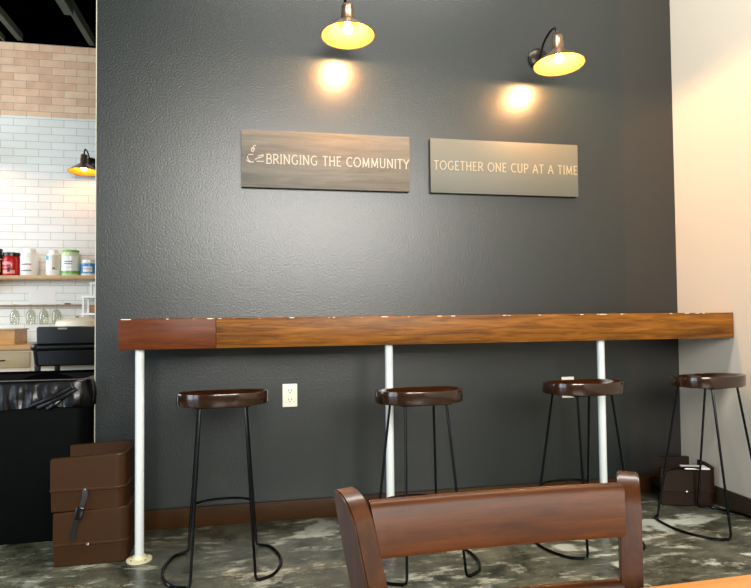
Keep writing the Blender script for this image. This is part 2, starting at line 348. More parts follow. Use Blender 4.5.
# ------------------------------------------------------------------ stools
def make_stool(label):
    t = thing('bar_stool', label, 'bar stool', (0, 0, 0), 0, 'bar stools in front of the bar')
    H = .748; nx, ny = 48, 14; a, b_ = .188, .138
    bm = bmesh.new()
    def outline(th, k):
        # rounded 'tractor' outline
        c, s_ = math.cos(th), math.sin(th); e = 2.35
        return a * k * math.copysign(abs(c) ** (2 / e), c), b_ * k * math.copysign(abs(s_) ** (2 / e), s_)
    def top(x, y):
        u = x / a; v = y / b_
        r = min(1, math.hypot(u, v)) 
        dip = .026 * max(0, 1 - r ** 3.2)
        back = .015 * max(0, v) ** 1.5 * (.5 + .5 * math.cos(u * 7.5)) * max(0, 1 - (r / 1.02) ** 6)
        return -dip + .003 * u * u - .007 * v + back
    rings = []; c = bm.verts.new((0, 0, H + top(0, 0)))
    ks = [.12, .25, .4, .55, .7, .82, .92, .975, 1.0]
    for k in ks:
        r_ = []
        for i in range(nx):
            x, y = outline(2 * PI * i / nx, k)
            z = H + top(x, y); 
            if k == 1.0: z -= .0015
            r_.append(bm.verts.new((x, y, z)))
        rings.append(r_)
    for k, dz in ((1.006, -.006), (1.004, -.046), (.99, -.051)):
        r_ = []
        for i in range(nx):
            x, y = outline(2 * PI * i / nx, k); zt = top(*outline(2 * PI * i / nx, 1.0)) if dz > -.03 else 0
            r_.append(bm.verts.new((x, y, H + dz + (zt if dz > -.03 else .002))))
        rings.append(r_)
    cb = bm.verts.new((0, 0, H - .051))
    for i in range(nx):
        j = (i + 1) % nx; bm.faces.new((c, rings[0][i], rings[0][j])); bm.faces.new((cb, rings[-1][j], rings[-1][i]))
        for A, B in zip(rings, rings[1:]): bm.faces.new((A[i], B[i], B[j], A[j]))
    mb = MB(); mb.merge(bm); mb.build('seat', M['stool_wood'], t, 40)
    MB().box(-.11, .11, -.105, .105, H - .056, H - .0505, .002).build('mounting_plate', M['steel'], t)
    rr = .0058; zt = H - .054
    for s in (-1, 1):
        top_f = (s * .090, -.09, zt); top_b = (s * .100, .09, zt)
        ff = Vector((s * .124, -.19, rr)); fb = Vector((s * .148, .19, rr))
        MB().tube([top_f, ff + Vector((0, 0, .02)), ff + Vector((s * .004, .001, .005)), ff + Vector((s * .016, .003, 0))], rr).build('leg', M['steel'], t)
        MB().tube([top_b, fb + Vector((0, 0, .02)), fb + Vector((s * .004, -.001, .005)), fb + Vector((s * .016, -.003, 0))], rr).build('leg', M['steel'], t)
        pts = smoothpath([ff + Vector((s * .014, .003, 0)), (s * .195, -.155, rr), (s * .232, -.075, rr), (s * .242, 0, rr), (s * .232, .075, rr), (s * .205, .155, rr), fb + Vector((s * .014, -.003, 0))], 7)
        MB().tube(pts, rr + .001).build('floor_runner', M['steel'], t)
    # bowed footrest between the rear legs
    zf = .225; k = 1 - zf / zt; xx = .100 + (.148 - .100) * k; yy = .09 + .10 * k
    MB().tube(smoothpath([(-xx, yy, zf), (-xx * .6, yy + .045, zf), (0, yy + .06, zf), (xx * .6, yy + .045, zf), (xx, yy, zf)], 6), .006).build('footrest', M['steel'], t)
    return t
st = make_stool('leftmost dark wood and black steel bar stool, beside the brown booster seats')
st.location = (-.453, -.545, 0); st.rotation_euler = (0, 0, R(3)); st.scale = (1.02, 1.02, 1)
dup(st, (.385, -.70, 0), R(4), 'second dark wood bar stool from the left, at the middle white post')
dup(st, (1.212, -.622, 0), R(5), 'third dark wood bar stool from the left, in front of the right white post')
dup(st, (1.955, -.55, 0), R(13), 'rightmost dark wood bar stool, under the end of the bar against the pale wall')

# ------------------------------------------------------------------ wall outlets
def outlet(label, x, z, w=.078, hh=.122):
    t = thing('wall_outlet', label, 'outlet', (x, -.0005, z), 0, 'outlets under the bar')
    MB().box(-w / 2, w / 2, -.007, 0, -hh / 2, hh / 2, .003).build('cover_plate', M['plate'], t)
    for zz in (.024, -.024):
        s_ = MB().lathe([(0, 0), (.0165, 0), (.0165, .0025), (0, .003)], 20, (0, -.0065, zz), Matrix.Rotation(R(90), 4, 'X')).build('socket', M['plate'], t)
        MB().box(-.009, -.006, -.0102, -.0088, zz - .002, zz + .008).box(.006, .009, -.0102, -.0088, zz - .002, zz + .008).box(-.003, .003, -.0102, -.0088, zz - .011, zz - .006).build('slots', M['slot'], s_)
outlet('ivory double wall outlet under the bar, right of the leftmost stool', -.133, .651)
outlet('ivory wall outlet partly hidden behind the third stool seat', 1.475, .64)

# ------------------------------------------------------------------ signs
def arc(cx, cy, rx, ry, a0, a1, n=14): return [(cx + rx * math.cos(R(a0 + (a1 - a0) * i / n)), cy + ry * math.sin(R(a0 + (a1 - a0) * i / n))) for i in range(n + 1)]
G = {  # glyph: width, strokes, serifs (x, y, half length)
 'B': (.58, [[(.1, 0), (.1, 1)], [(.1, 1), (.3, 1)] + arc(.3, .76, .22, .24, 90, -90) + [(.1, .52)], [(.1, .52), (.32, .52)] + arc(.32, .26, .25, .26, 90, -90) + [(.1, 0)]], [(.06, 0, .07), (.06, 1, .07)]),
 'R': (.62, [[(.1, 0), (.1, 1)], [(.1, 1), (.3, 1)] + arc(.3, .74, .23, .26, 90, -90) + [(.1, .48)], [(.3, .48), (.62, 0)]], [(.1, 0, .09), (.06, 1, .07)]),
 'I': (.22, [[(.11, 0), (.11, 1)]], [(.11, 0, .10), (.11, 1, .10)]),
 'N': (.72, [[(.1, 0), (.1, 1)], [(.1, 1), (.62, 0)], [(.62, 0), (.62, 1)]], [(.1, 0, .09), (.62, 1, .09), (.06, 1, .06)]),
 'G': (.72, [arc(.4, .5, .34, .5, 50, 305, 22) + [(.62, .12), (.62, .42)]], [(.60, .42, .10)]),
 'T': (.56, [[(.28, 0), (.28, 1)], [(0, 1), (.56, 1)]], [(.28, 0, .09)]),
 'H': (.68, [[(.1, 0), (.1, 1)], [(.58, 0), (.58, 1)], [(.1, .52), (.58, .52)]], [(.1, 0, .09), (.1, 1, .09), (.58, 0, .09), (.58, 1, .09)]),
 'E': (.52, [[(.1, 0), (.1, 1)], [(.1, 1), (.48, 1)], [(.1, .52), (.42, .52)], [(.1, 0), (.5, 0)]], [(.06, 0, .06), (.06, 1, .06)]),
 'C': (.66, [arc(.4, .5, .34, .5, 48, 312, 22)], []),
 'O': (.82, [arc(.41, .5, .36, .5, 0, 360, 28)], []),
 'M': (.84, [[(.1, 0), (.14, 1)], [(.14, 1), (.42, .08)], [(.42, .08), (.70, 1)], [(.70, 1), (.74, 0)]], [(.1, 0, .08), (.74, 0, .08), (.10, 1, .05), (.74, 1, .05)]),
 'U': (.68, [[(.1, 1), (.1, .3)] + arc(.34, .28, .24, .28, 180, 360) + [(.58, 1)]], [(.1, 1, .09), (.58, 1, .09)]),
 'Y': (.62, [[(.02, 1), (.31, .48)], [(.6, 1), (.31, .48)], [(.31, .48), (.31, 0)]], [(.31, 0, .09), (.04, 1, .06), (.58, 1, .06)]),
 'P': (.56, [[(.1, 0), (.1, 1)], [(.1, 1), (.3, 1)] + arc(.3, .73, .23, .27, 90, -90) + [(.1, .46)]], [(.1, 0, .09), (.06, 1, .07)]),
 'A': (.70, [[(.04, 0), (.35, 1)], [(.35, 1), (.66, 0)], [(.15, .34), (.55, .34)]], [(.05, 0, .08), (.65, 0, .08)]),
 ' ': (.30, [], [])}
def stroke(bm, pts, w, y):
    pts = [Vector((p[0], p[1])) for p in pts]; n = len(pts); Ls = []; Rs = []
    cyc = (pts[0] - pts[-1]).length < 1e-5
    for i, p in enumerate(pts):
        d = (pts[min(i + 1, n - 1)] - pts[max(i - 1, 0)]) if not (cyc and i in (0, n - 1)) else (pts[1] - pts[-2])
        d.normalize(); nn = Vector((-d.y, d.x)) * w / 2
        Ls.append(bm.verts.new((p.x + nn.x, y, p.y + nn.y))); Rs.append(bm.verts.new((p.x - nn.x, y, p.y - nn.y)))
    for i in range(n - 1): bm.faces.new((Ls[i], Rs[i], Rs[i + 1], Ls[i + 1]))
def lettering(text, x0, x1, zc, cap, m, parent, y, gap=.13):
    tot = sum(G[c][0] + gap for c in text) - gap; sx = (x1 - x0) / tot
    bm = bmesh.new(); x = 0; w = cap * .115
    for k, c in enumerate(text):
        wd, sts, ser = G[c]; yy = y - .00003 * (k % 2)
        for q, s_ in enumerate(sts): stroke(bm, [(x0 + (x + a) * sx, zc - cap / 2 + b_ * cap) for a, b_ in s_], w, yy - .00001 * q)
        for a, b_, hl in ser: stroke(bm, [(x0 + (x + a - hl) * sx, zc - cap / 2 + b_ * cap), (x0 + (x + a + hl) * sx, zc - cap / 2 + b_ * cap)], w * .75, yy - .00005)
        x += wd + gap
    r = bmesh.ops.extrude_face_region(bm, geom=bm.faces[:])
    for v in r['geom']:
        if isinstance(v, bmesh.types.BMVert): v.co.y += .0012
    bmesh.ops.recalc_face_normals(bm, faces=bm.faces)
    mb = MB(); mb.merge(bm); return mb.build('lettering', m, parent, 0)
SZ0, SZ1 = 1.7535, 2.0596
def sign(label, xl, xr, m):
    t = thing('wall_sign', label, 'sign', ((xl + xr) / 2, 0, (SZ0 + SZ1) / 2), 0, None)
    w = (xr - xl) / 2; hh = (SZ1 - SZ0) / 2
    MB().box(-w, w, -.030, -.026, -hh, hh, .001).build('face_board', m, t)
    MB().box(-w + .002, w - .002, -.026, -.001, -hh + .001, hh - .001).build('backing_frame', M['sign_edge'], t)
    return t, w, hh
s1, w1, h1 = sign('grey wooden sign reading BRINGING THE COMMUNITY, with small cup emblem', -.3814, .5324, M['board'])
lettering('BRINGING THE COMMUNITY', -.253 - s1.location.x, .5275 - s1.location.x, .0, .049, M['let1'], s1, -.0316)
# little steaming cup emblem
bm = bmesh.new(); ex, ez = -.315 - s1.location.x, .006
for st_ in ([(-.030, .012), (-.004, .014)], arc(-.012, .0, .022, .026, 170, 300, 10), [(-.040, -.014)] + arc(-.012, -.012, .028, .016, 200, 330, 8), arc(-.006, .040, .008, .012, 0, 300, 10), arc(.004, .048, .010, .014, 60, 250, 8),
            [(.005, -.012), (.018, -.004), (.034, .0), (.05, .010)], [(.018, .006), (.034, .010), (.048, .016)], [(-.002, -.026), (.012, -.022), (.034, -.021), (.052, -.020)]):
    stroke(bm, [(ex + a, ez + b_) for a, b_ in st_], .0042, -.0316)
r = bmesh.ops.extrude_face_region(bm, geom=bm.faces[:])
for v in r['geom']:
    if isinstance(v, bmesh.types.BMVert): v.co.y += .0012
bmesh.ops.recalc_face_normals(bm, faces=bm.faces)
mb = MB(); mb.merge(bm); mb.build('cup_emblem', M['emb'], s1, 0)
s2, w2, h2 = sign('plain grey sign reading TOGETHER ONE CUP AT A TIME', .6523, 1.5531, M['sign2'])
lettering('TOGETHER ONE CUP AT A TIME', .672 - s2.location.x, 1.5485 - s2.location.x, .003, .048, M['let2'], s2, -.0316, gap=.14)

# ------------------------------------------------------------------ sconces
def bevel_end(): pass
def make_sconce(label):
    t = thing('wall_sconce', label, 'wall lamp', (0, 0, 0), 0, 'barn style wall sconces')
    # origin: centre of shade rim.  wall lies at y = +.25
    tilt = Matrix.Rotation(R(-4), 4, 'X')
    S = MB().lathe([(.137, 0), (.139, .002), (.118, .018), (.075, .050), (.040, .078), (.034, .086), (.0325, .084), (.038, .076), (.073, .048), (.116, .016), (.136, -.001)], 56, closed=True, mtx=tilt)
    sh = S.build('shade', M['copper'], t, 50)
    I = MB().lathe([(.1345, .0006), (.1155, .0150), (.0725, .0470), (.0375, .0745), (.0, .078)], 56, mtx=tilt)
    I.build('shade_lining', M['glow_tint'], sh, 50)
    MB().lathe([(0, .080), (.0335, .080), (.0335, .128), (.030, .136), (.030, .160), (.024, .168), (0, .170)], 28, mtx=tilt).build('neck', M['copper'], t)
    MB().lathe([(0, .078), (.012, .078), (.013, .066), (.022, .052), (.026, .038), (.022, .024), (.012, .016), (0, .014)], 20, mtx=tilt).build('bulb', M['bulb'], t, 60)
    top = tilt @ Vector((0, 0, .168))
    pts = smoothpath([top, top + Vector((0, .010, .035)), top + Vector((0, .045, .062)), (0, .12, .222), (0, .175, .195), (0, .205, .155), (0, .225, .135), (0, .238, .135)], 7)
    MB().tube(pts, .0065, 12).build('gooseneck_arm', M['copper_dark'], t)
    MB().lathe([(0, 0), (.062, 0), (.062, .010), (.048, .022), (.018, .026), (0, .026)], 32, (0, .2495, .135), Matrix.Rotation(R(90), 4, 'X')).build('wall_plate', M['copper_dark'], t)
    l = bpy.data.lights.new('bulb_glow', 'POINT'); l.energy = SCP; l.color = (1.0, .58, .25); l.shadow_soft_size = .024
    o = bpy.data.objects.new('bulb_glow', l); COL.objects.link(o); o.parent = t; o.location = (0, -.002, .008)
    return t
SCP = 45
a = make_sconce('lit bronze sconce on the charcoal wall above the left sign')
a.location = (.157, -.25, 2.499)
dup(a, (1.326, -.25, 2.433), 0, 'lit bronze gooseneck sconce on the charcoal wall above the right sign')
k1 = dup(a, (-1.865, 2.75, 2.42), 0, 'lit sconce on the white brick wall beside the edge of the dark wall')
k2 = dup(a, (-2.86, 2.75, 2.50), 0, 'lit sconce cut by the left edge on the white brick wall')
kl = bpy.data.lights['bulb_glow'].copy(); kl.energy = 3.6; kl.color = (1.0, .46, .18)
for k_ in (k1, k2):
    for c in kids(k_):
        if c.type == 'LIGHT': c.data = kl

# ------------------------------------------------------------------ booster seats
def booster_geo():
    t = None
    X0, X1, Y0, Y1, HH, T = 0, .305, 0, .32, .232, .028
    def upoly(off, rr=.045):
        # U outline open towards -x ; off = inset
        o = off; pts = []
        ox0, ox1, oy0, oy1 = X0 + o * .4, X1 - o, Y0 + o, Y1 - o
        r_ = rr - o
        pts += [(ox0, oy0)] + arc(ox1 - r_, oy0 + r_, r_, r_, -90, 0, 7) + arc(ox1 - r_, oy1 - r_, r_, r_, 0, 90, 7) + [(ox0, oy1)]
        q = rr - T
        pts += [(ox0, Y1 - T)] + arc(X1 - T - q, Y1 - T - q, q, q, 90, 0, 7) + arc(X1 - T - q, Y0 + T + q, q, q, 0, -90, 7) + [(ox0, Y0 + T)]
        return pts
    bm = bmesh.new(); rings = []
    for z, off in ((0.002, .010), (.006, .007), (.088, .004), (.092, -.003), (.098, -.003), (.102, .0), (.226, 0.0), (.231, .004)):
        rings.append([bm.verts.new((x, y, z + (.012 * (x / X1) if z > .2 else 0))) for x, y in upoly(off)])
    n = len(rings[0])
    for A, B in zip(rings, rings[1:]):
        for i in range(n): bm.faces.new((A[i], A[(i + 1) % n], B[(i + 1) % n], B[i]))
    for r_ in (rings[0], rings[-1]):
        for i in range(n // 2 - 1): bm.faces.new((r_[i], r_[i + 1], r_[n - 2 - i], r_[n - 1 - i]))
    bmesh.ops.recalc_face_normals(bm, faces=bm.faces)
    mb = MB(); mb.merge(bm); return mb
def booster(label, loc, rz, strap=True, bm_=None):
    bm_ = bm_ or M['booster']
    t = thing('booster_seat', label, 'booster seat', loc, rz, 'brown booster seats')
    booster_geo().build('shell', bm_, t, 30)
    MB().box(.012, .28, .0285, .2915, .085, .100, .004).build('seat', bm_, t)
    def scr(x, y, z, n='strap_screw'): MB().lathe([(0, 0), (.0075, 0), (.006, .004), (0, .005)], 16, (x, y, z), Matrix.Rotation(R(90), 4, 'X')).build(n, M['screw'], t)
    scr(.140, .0005, .094)
    if strap:
        sb = MB()
        path = [(.140, -.006, .094), (.142, -.010, .070), (.134, -.013, .040), (.124, -.015, .012), (.112, -.013, -.025), (.100, -.010, -.060), (.092, -.007, -.100), (.091, -.006, -.120)]
        sp = smoothpath(path, 4); b2 = bmesh.new(); pv = None
        for p in sp:
            q = [b2.verts.new((p.x + dx, p.y + dy, p.z)) for dx, dy in ((-.011, 0), (.011, 0), (.011, .002), (-.011, .002))]
            if pv:
                for i in range(4): b2.faces.new((pv[i], pv[(i + 1) % 4], q[(i + 1) % 4], q[i]))
            else: b2.faces.new(q)
            pv = q
        b2.faces.new(pv[::-1]); bmesh.ops.recalc_face_normals(b2, faces=b2.faces); sb.merge(b2)
        so = sb.build('strap', M['strap'], t)
        bk = MB().box(-.017, .017, -.009, .004, -.028, .028, .005); bk.bm.transform(Matrix.Translation((.121, -.018, .0)) @ Matrix.Rotation(R(16), 4, 'Y'))
        bk.build('buckle', M['buckle'], so)
    return t
B0 = (-1.182, -.41)
booster('lower brown plastic booster seat of the stack by the left post', (B0[0] + .012, B0[1], 0), R(0), False)
booster('upper brown plastic booster seat of the stack, black strap and buckle hanging down', (B0[0], B0[1], .2335), R(0))
booster('dark brown booster seat on the floor in the corner behind the rightmost stool', (1.895, -.245, 0), R(-20), False, M['booster_dark']).scale = (.95, .95, .88)
pm = MB().box(0, .13, -.05, .03, 0, .006, .002); pm.bm.transform(Matrix.Translation((1.99, -.29, .2175)) @ Matrix.Rotation(R(-18), 4, 'Z'))
tag(pm.build('folded_paper', M['paper']), 'folded white paper lying on top of the corner booster seat', 'paper')

# ------------------------------------------------------------------ trash can
tc_ = thing('trash_can', 'large black trash can with shiny black liner beside the end of the dark wall', 'trash can', (-1.445, .165, 0))
def rrect(hx, hy, r_, n=6): return arc(hx - r_, hy - r_, r_, r_, 0, 90, n) + arc(-hx + r_, hy - r_, r_, r_, 90, 180, n) + arc(-hx + r_, -hy + r_, r_, r_, 180, 270, n) + arc(hx - r_, -hy + r_, r_, r_, 270, 360, n)
def loft(secs, capb=True, capt=True):
    bm = bmesh.new(); rg = [[bm.verts.new((x, y, z)) for x, y in p] for p, z in secs]; n = len(rg[0])
    for A, B in zip(rg, rg[1:]):
        for i in range(n): bm.faces.new((A[i], A[(i + 1) % n], B[(i + 1) % n], B[i]))
    if capb: bm.faces.new(rg[0][::-1])
    if capt: bm.faces.new(rg[-1])
    bmesh.ops.recalc_face_normals(bm, faces=bm.faces); mb = MB(); mb.merge(bm); return mb
loft([(rrect(.285, .225, .05), 0.0), (rrect(.29, .23, .05), .01), (rrect(.325, .265, .055), .735), (rrect(.333, .272, .06), .74), (rrect(.333, .272, .06), .765), (rrect(.315, .255, .05), .765), (rrect(.28, .22, .045), .03)], True, True).build('bin_body', M['canm'], tc_)
# liner draped over the rim, hem hangs lower and gathers towards the right front corner
per = rrect(.338, .277, .062, 10); n = len(per); secs = []
bm = bmesh.new(); NP = 220
def onper(u):
    f = u * n; i = int(f) % n; j = (i + 1) % n; t_ = f - int(f); return per[i][0] * (1 - t_) + per[j][0] * t_, per[i][1] * (1 - t_) + per[j][1] * t_
# resample by arc length
ls = [0]
for i in range(n): ls.append(ls[-1] + math.dist(per[i], per[(i + 1) % n]))
def samp(s_):
    s_ %= ls[-1]
    for i in range(n):
        if ls[i + 1] >= s_:
            t_ = (s_ - ls[i]) / (ls[i + 1] - ls[i] + 1e-9); a_, b_ = per[i], per[(i + 1) % n]; return a_[0] + (b_[0] - a_[0]) * t_, a_[1] + (b_[1] - a_[1]) * t_
rg = []
lv = [(-.055, .55), (-.02, .78), (0, .775), (.004, .768), (.006, .75), (.010, .72), (.010, .69), (.012, .66), (.008, .63)]
for q, (out, z) in enumerate(lv):
    row = []
    for k in range(NP):
        s_ = ls[-1] * k / NP; x, y = samp(s_); rad = math.hypot(x, y); nx_, ny_ = x / rad, y / rad
        drop = max(0, q - 3) / 5
        xx = x
        wv = .005 * math.sin(k * .9 + 2 * math.sin(k * .13)) * drop + .004 * math.sin(k * 2.3 + q) * drop
        diag = .012 * drop * max(0, math.sin((x - (z * 1.6)) * 38)) if y < 0 and x > .0 else 0
        zz = z + (.02 * math.sin(x * 9 + 1) + .05 * max(0, x - .05) * 2) * drop if y < 0 else z
        row.append(bm.verts.new((x + nx_ * (out + wv + diag), y + ny_ * (out + wv + diag), zz)))
    rg.append(row)
for A, B in zip(rg, rg[1:]):
    for i in range(NP): bm.faces.new((A[i], A[(i + 1) % NP], B[(i + 1) % NP], B[i]))
bmesh.ops.recalc_face_normals(bm, faces=bm.faces)
mb = MB(); mb.merge(bm); lo = mb.build('liner', M['liner'], tc_, 180)
for k, (x0_, z0_, x1_, z1_) in enumerate([(.08, .655, .27, .745), (.12, .650, .29, .735), (.16, .645, .22, .690)]):
    MB().tube(smoothpath([(x0_, -.292, z0_), ((x0_ + x1_) / 2, -.300, (z0_ + z1_) / 2 - .006), (x1_, -.290, z1_)], 6), .010, 8, sx=1, sy=.6).build('liner_fold', M['liner'], lo)

# ------------------------------------------------------------------ black high chair behind the can
hc = thing('high_chair', 'black plastic high chair with wraparound rim behind the trash can', 'high chair', (-1.54, 1.5, 0))
loft([(rrect(.25, .235, .05), .742), (rrect(.262, .245, .05), .752), (rrect(.272, .25, .055), .845), (rrect(.25, .23, .05), .845), (rrect(.23, .21, .05), .78)], True, True).build('seat_shell', M['hc'], hc)
rim = [(x, y, .872 + .0 * x) for x, y in rrect(.272, .252, .06, 8)]
MB().tube(rim, .022, 12, cyclic=True, sx=1.2, sy=.8).build('arm_rim', M['hc'], hc)
bk = loft([(rrect(.236, .016, .014), .87), (rrect(.240, .018, .016), .99), (rrect(.238, .016, .014), 1.008), (rrect(.225, .008, .006), 1.013)])
bk.bm.transform(Matrix.Translation((0, -.232, 0))); bk.build('backrest', M['hc'], hc)
MB().box(-.10, -.04, -.257, -.248, .992, 1.006, .003).build('label_plate', M['grey'], hc)
for sx_ in (-1, 1):
    for sy_ in (-1, 1):
        lg = loft([([(x * 1.0 + sx_ * .262, y + sy_ * .245) for x, y in rrect(.016, .016, .006)], 0), ([(x * 1.1 + sx_ * .236, y + sy_ * .215) for x, y in rrect(.016, .016, .006)], .745)])
        lg.build('leg', M['hc'], hc)
MB().box(-.25, .25, -.238, -.214, .24, .27, .004).build('crossbar', M['hc'], hc)

# ------------------------------------------------------------------ kitchen counter and what stands about it
CZ = .85
ct = thing('kitchen_counter', 'cream kitchen counter with wooden top along the white brick wall', 'counter', (-2.3, 2.65, 0))
MB().box(-1.6, 1.9, -.36, .345, CZ - .045, CZ, .004).build('worktop', M['counter'], ct)
MB().box(-1.58, 1.88, -.31, .345, .0, CZ - .045).build('cabinet_body', M['cabinet'], ct)
for i in range(6):
    x0 = -1.55 + i * .57
    d = MB().box(x0, x0 + .54, -.33, -.31, .655, .785, .004).build('drawer', M['cabinet2'], ct)
    MB().tube([(x0 + .19, -.335, .72), (x0 + .19, -.355, .72), (x0 + .35, -.355, .72), (x0 + .35, -.335, .72)], .005, 8).build('handle', M['copper_dark'], d)
    d = MB().box(x0, x0 + .54, -.33, -.31, .10, .64, .004).box(x0 + .05, x0 + .49, -.335, -.33, .16, .58, .003).build('door', M['cabinet'], ct)
    MB().tube([(x0 + .47, -.335, .48), (x0 + .47, -.355, .48), (x0 + .47, -.355, .60), (x0 + .47, -.335, .60)], .005, 8).build('handle', M['copper_dark'], d)
cr = thing('wooden_crate', 'low wooden crate on the counter left of the black high chair', 'crate', (-2.33, 2.53, CZ))
for y0, y1, nm in ((-.15, -.135, 'side_panel'), (.135, .15, 'side_panel')):
    MB().box(-.36, .02, y0, y1, 0, .118, .002).build(nm, M['counter'], cr)
MB().box(-.36, -.345, -.135, .135, 0, .118).build('end_panel', M['counter'], cr); MB().box(.005, .02, -.135, .135, 0, .118).build('end_panel', M['counter'], cr)
MB().box(-.37, .03, -.16, .16, .118, .13, .003).build('lid', M['shelf'], cr)
MB().box(-.345, .005, -.135, .135, 0, .01).build('bottom', M['counter'], cr)

tb = thing('round_tub', 'cream round lidded tub on the counter above the black high chair', 'tub', (-1.80, 2.52, CZ))
MB().lathe([(0, 0), (.19, 0), (.205, .14), (0, .14)], 48).build('tub_body', M['cabinet'], tb)
MB().lathe([(0, .14), (.222, .14), (.226, .15), (.222, .182), (.205, .196), (.13, .214), (.0, .226)], 56).build('lid', M['cream_lid'], tb, 50)
MB().lathe([(0, .214), (.014, .218), (.018, .232), (0, .236)], 16, (-.075, .08, 0)).build('knob', M['grey'], tb)

sd = thing('tiered_stand', 'white tiered display stand behind the round tub, cut by the dark wall', 'stand', (-1.70, 2.845, CZ))
def frame(x0, x1, y0, y1, z0, z1, r_=.010):
    for x in (x0, x1):
        for y in (y0, y1): MB().box(x - r_, x + r_, y - r_, y + r_, z0, z1).build('upright', M['white'], sd, 0)
frame(-.165, .165, -.085, .085, 0, .415)
MB().box(-.18, .18, -.10, .10, .24, .262, .003).build('shelf_board', M['white'], sd)
MB().box(-.18, .18, -.10, .10, .40, .425, .003).build('shelf_board', M['white'], sd)
frame(-.105, .105, -.055, .055, .425, .53)
MB().box(-.118, .118, -.07, .07, .53, .548, .003).build('shelf_board', M['white'], sd)
tag(MB().box(-.12, .12, -.07, .07, 0, .075, .01).build('brown_box', M['bread'], None, 35, (-1.70, 2.845, CZ + .263)), 'small brown box on the shelf of the white tiered stand', 'box')

sh = thing('wall_shelf', 'long wooden shelf holding tubs on the white brick wall', 'shelf', (-2.3, 2.85, 1.425))
MB().box(-1.8, 1.5, -.13, .149, 0, .032, .003).build('shelf_board', M['shelf'], sh)
for x in (-1.3, -.4, .62): MB().prism([(.148, 0), (-.08, 0), (.148, -.14)], x - .008, x + .008, 'YZ').build('bracket', M['shelf'], sh)
TZ = 1.4575
def tub(label, x, prof, body, lidm, lid, extras, y=2.83):
    t = thing('supplement_tub', label, 'tub', (x, y, TZ), 0, 'tubs on the wall shelf')
    b = MB().lathe(prof, 36).build('tub_body', body, t, 40)
    MB().lathe(lid, 36).build('lid', lidm, t, 40)
    for nm, r_, z0, z1, a0, a1, m in extras:
        q = bmesh.new(); k = 14; vs = []
        for i in range(k + 1):
            an = R(-90 + a0 + (a1 - a0) * i / k)
            vs.append([q.verts.new((rr * math.cos(an), rr * math.sin(an), z)) for rr, z in ((r_, z0), (r_, z1), (r_ + .0012, z1), (r_ + .0012, z0))])
        for A, B in zip(vs, vs[1:]):
            for i in range(4): q.faces.new((A[i], A[(i + 1) % 4], B[(i + 1) % 4], B[i]))
        q.faces.new(vs[0]); q.faces.new(vs[-1][::-1]); bmesh.ops.recalc_face_normals(q, faces=q.faces)
        mb = MB(); mb.merge(q); mb.build(nm, m, t)
def P(r_, hh, sh_=.02): return [(0, 0), (r_ - .004, 0), (r_, .005), (r_, hh - sh_), (r_ - sh_ * .6, hh), (0, hh)]
def LD(r_, z, hh): return [(0, z), (r_, z), (r_, z + hh - .003), (r_ - .003, z + hh), (0, z + hh)]
tub('dark brown tub with black lid at the left end of the shelf', -2.635, P(.066, .205), M['dkbrown'], M['black'], LD(.060, .205, .042), [('label_band', .066, .03, .13, -60, 60, M['tan']), ('label_stripe', .0672, .145, .155, -70, 70, M['paper'])])
tub('red tub with black lid on the shelf', -2.497, P(.073, .178), M['red'], M['black'], LD(.070, .178, .034), [('label_lettering', .073, .10, .125, -55, 15, M['pink']), ('label_stripe', .073, .07, .078, -60, 10, M['pink']), ('label_picture', .073, .018, .05, -45, 40, M['pink']), ('label_spot', .0742, .035, .075, -8, 10, M['dkbrown'])])
tub('large plain white tub with faint grey lettering, right of the red tub', -2.347, P(.077, .215, .03), M['white'], M['white'], LD(.052, .215, .036), [('label_lettering', .077, .095, .110, -35, 28, M['grey']), ('label_spot', .0776, .095, .11, 2, 22, M['pink']), ('label_stripe', .077, .040, .052, -38, 30, M['grey'])])
tub('white bottle-like tub with a teal leaf mark', -2.142, P(.066, .205, .03), M['white'], M['white'], LD(.040, .205, .036), [('leaf_mark', .066, .145, .185, -50, -22, M['teal']), ('label_panel', .066, .05, .19, 5, 55, M['cabinet']), ('label_spot', .0672, .062, .074, 8, 26, M['slot'])])
tub('white tub with green lid and green bottom band', -1.994, P(.080, .222, .022), M['pgreen'], M['green'], LD(.072, .222, .018), [('label_panel', .080, .045, .18, -60, 60, M['white']), ('label_band', .080, .018, .045, -80, 80, M['green']), ('label_lettering', .0812, .125, .135, -30, 25, M['grey']), ('label_lettering', .0812, .105, .115, -30, 20, M['grey']), ('label_spot', .0812, .07, .082, -20, 22, M['pgreen'])])
tub('short blue and white tub at the right end of the shelf', -1.832, P(.076, .13, .012), M['white'], M['white'], LD(.068, .13, .02), [('label_band', .076, .02, .115, -80, 80, M['blue']), ('label_panel', .0772, .035, .085, -28, 32, M['paper']), ('label_stripe', .0784, .06, .068, -22, 28, M['pink'])])

tag(MB().box(-2.405, -2.172, 2.9985, 3.0 - .004, 1.208, 1.335).build('wall_card', M['paper'], smooth=0), 'blank white card fixed to the brick wall under the tub shelf', 'card')

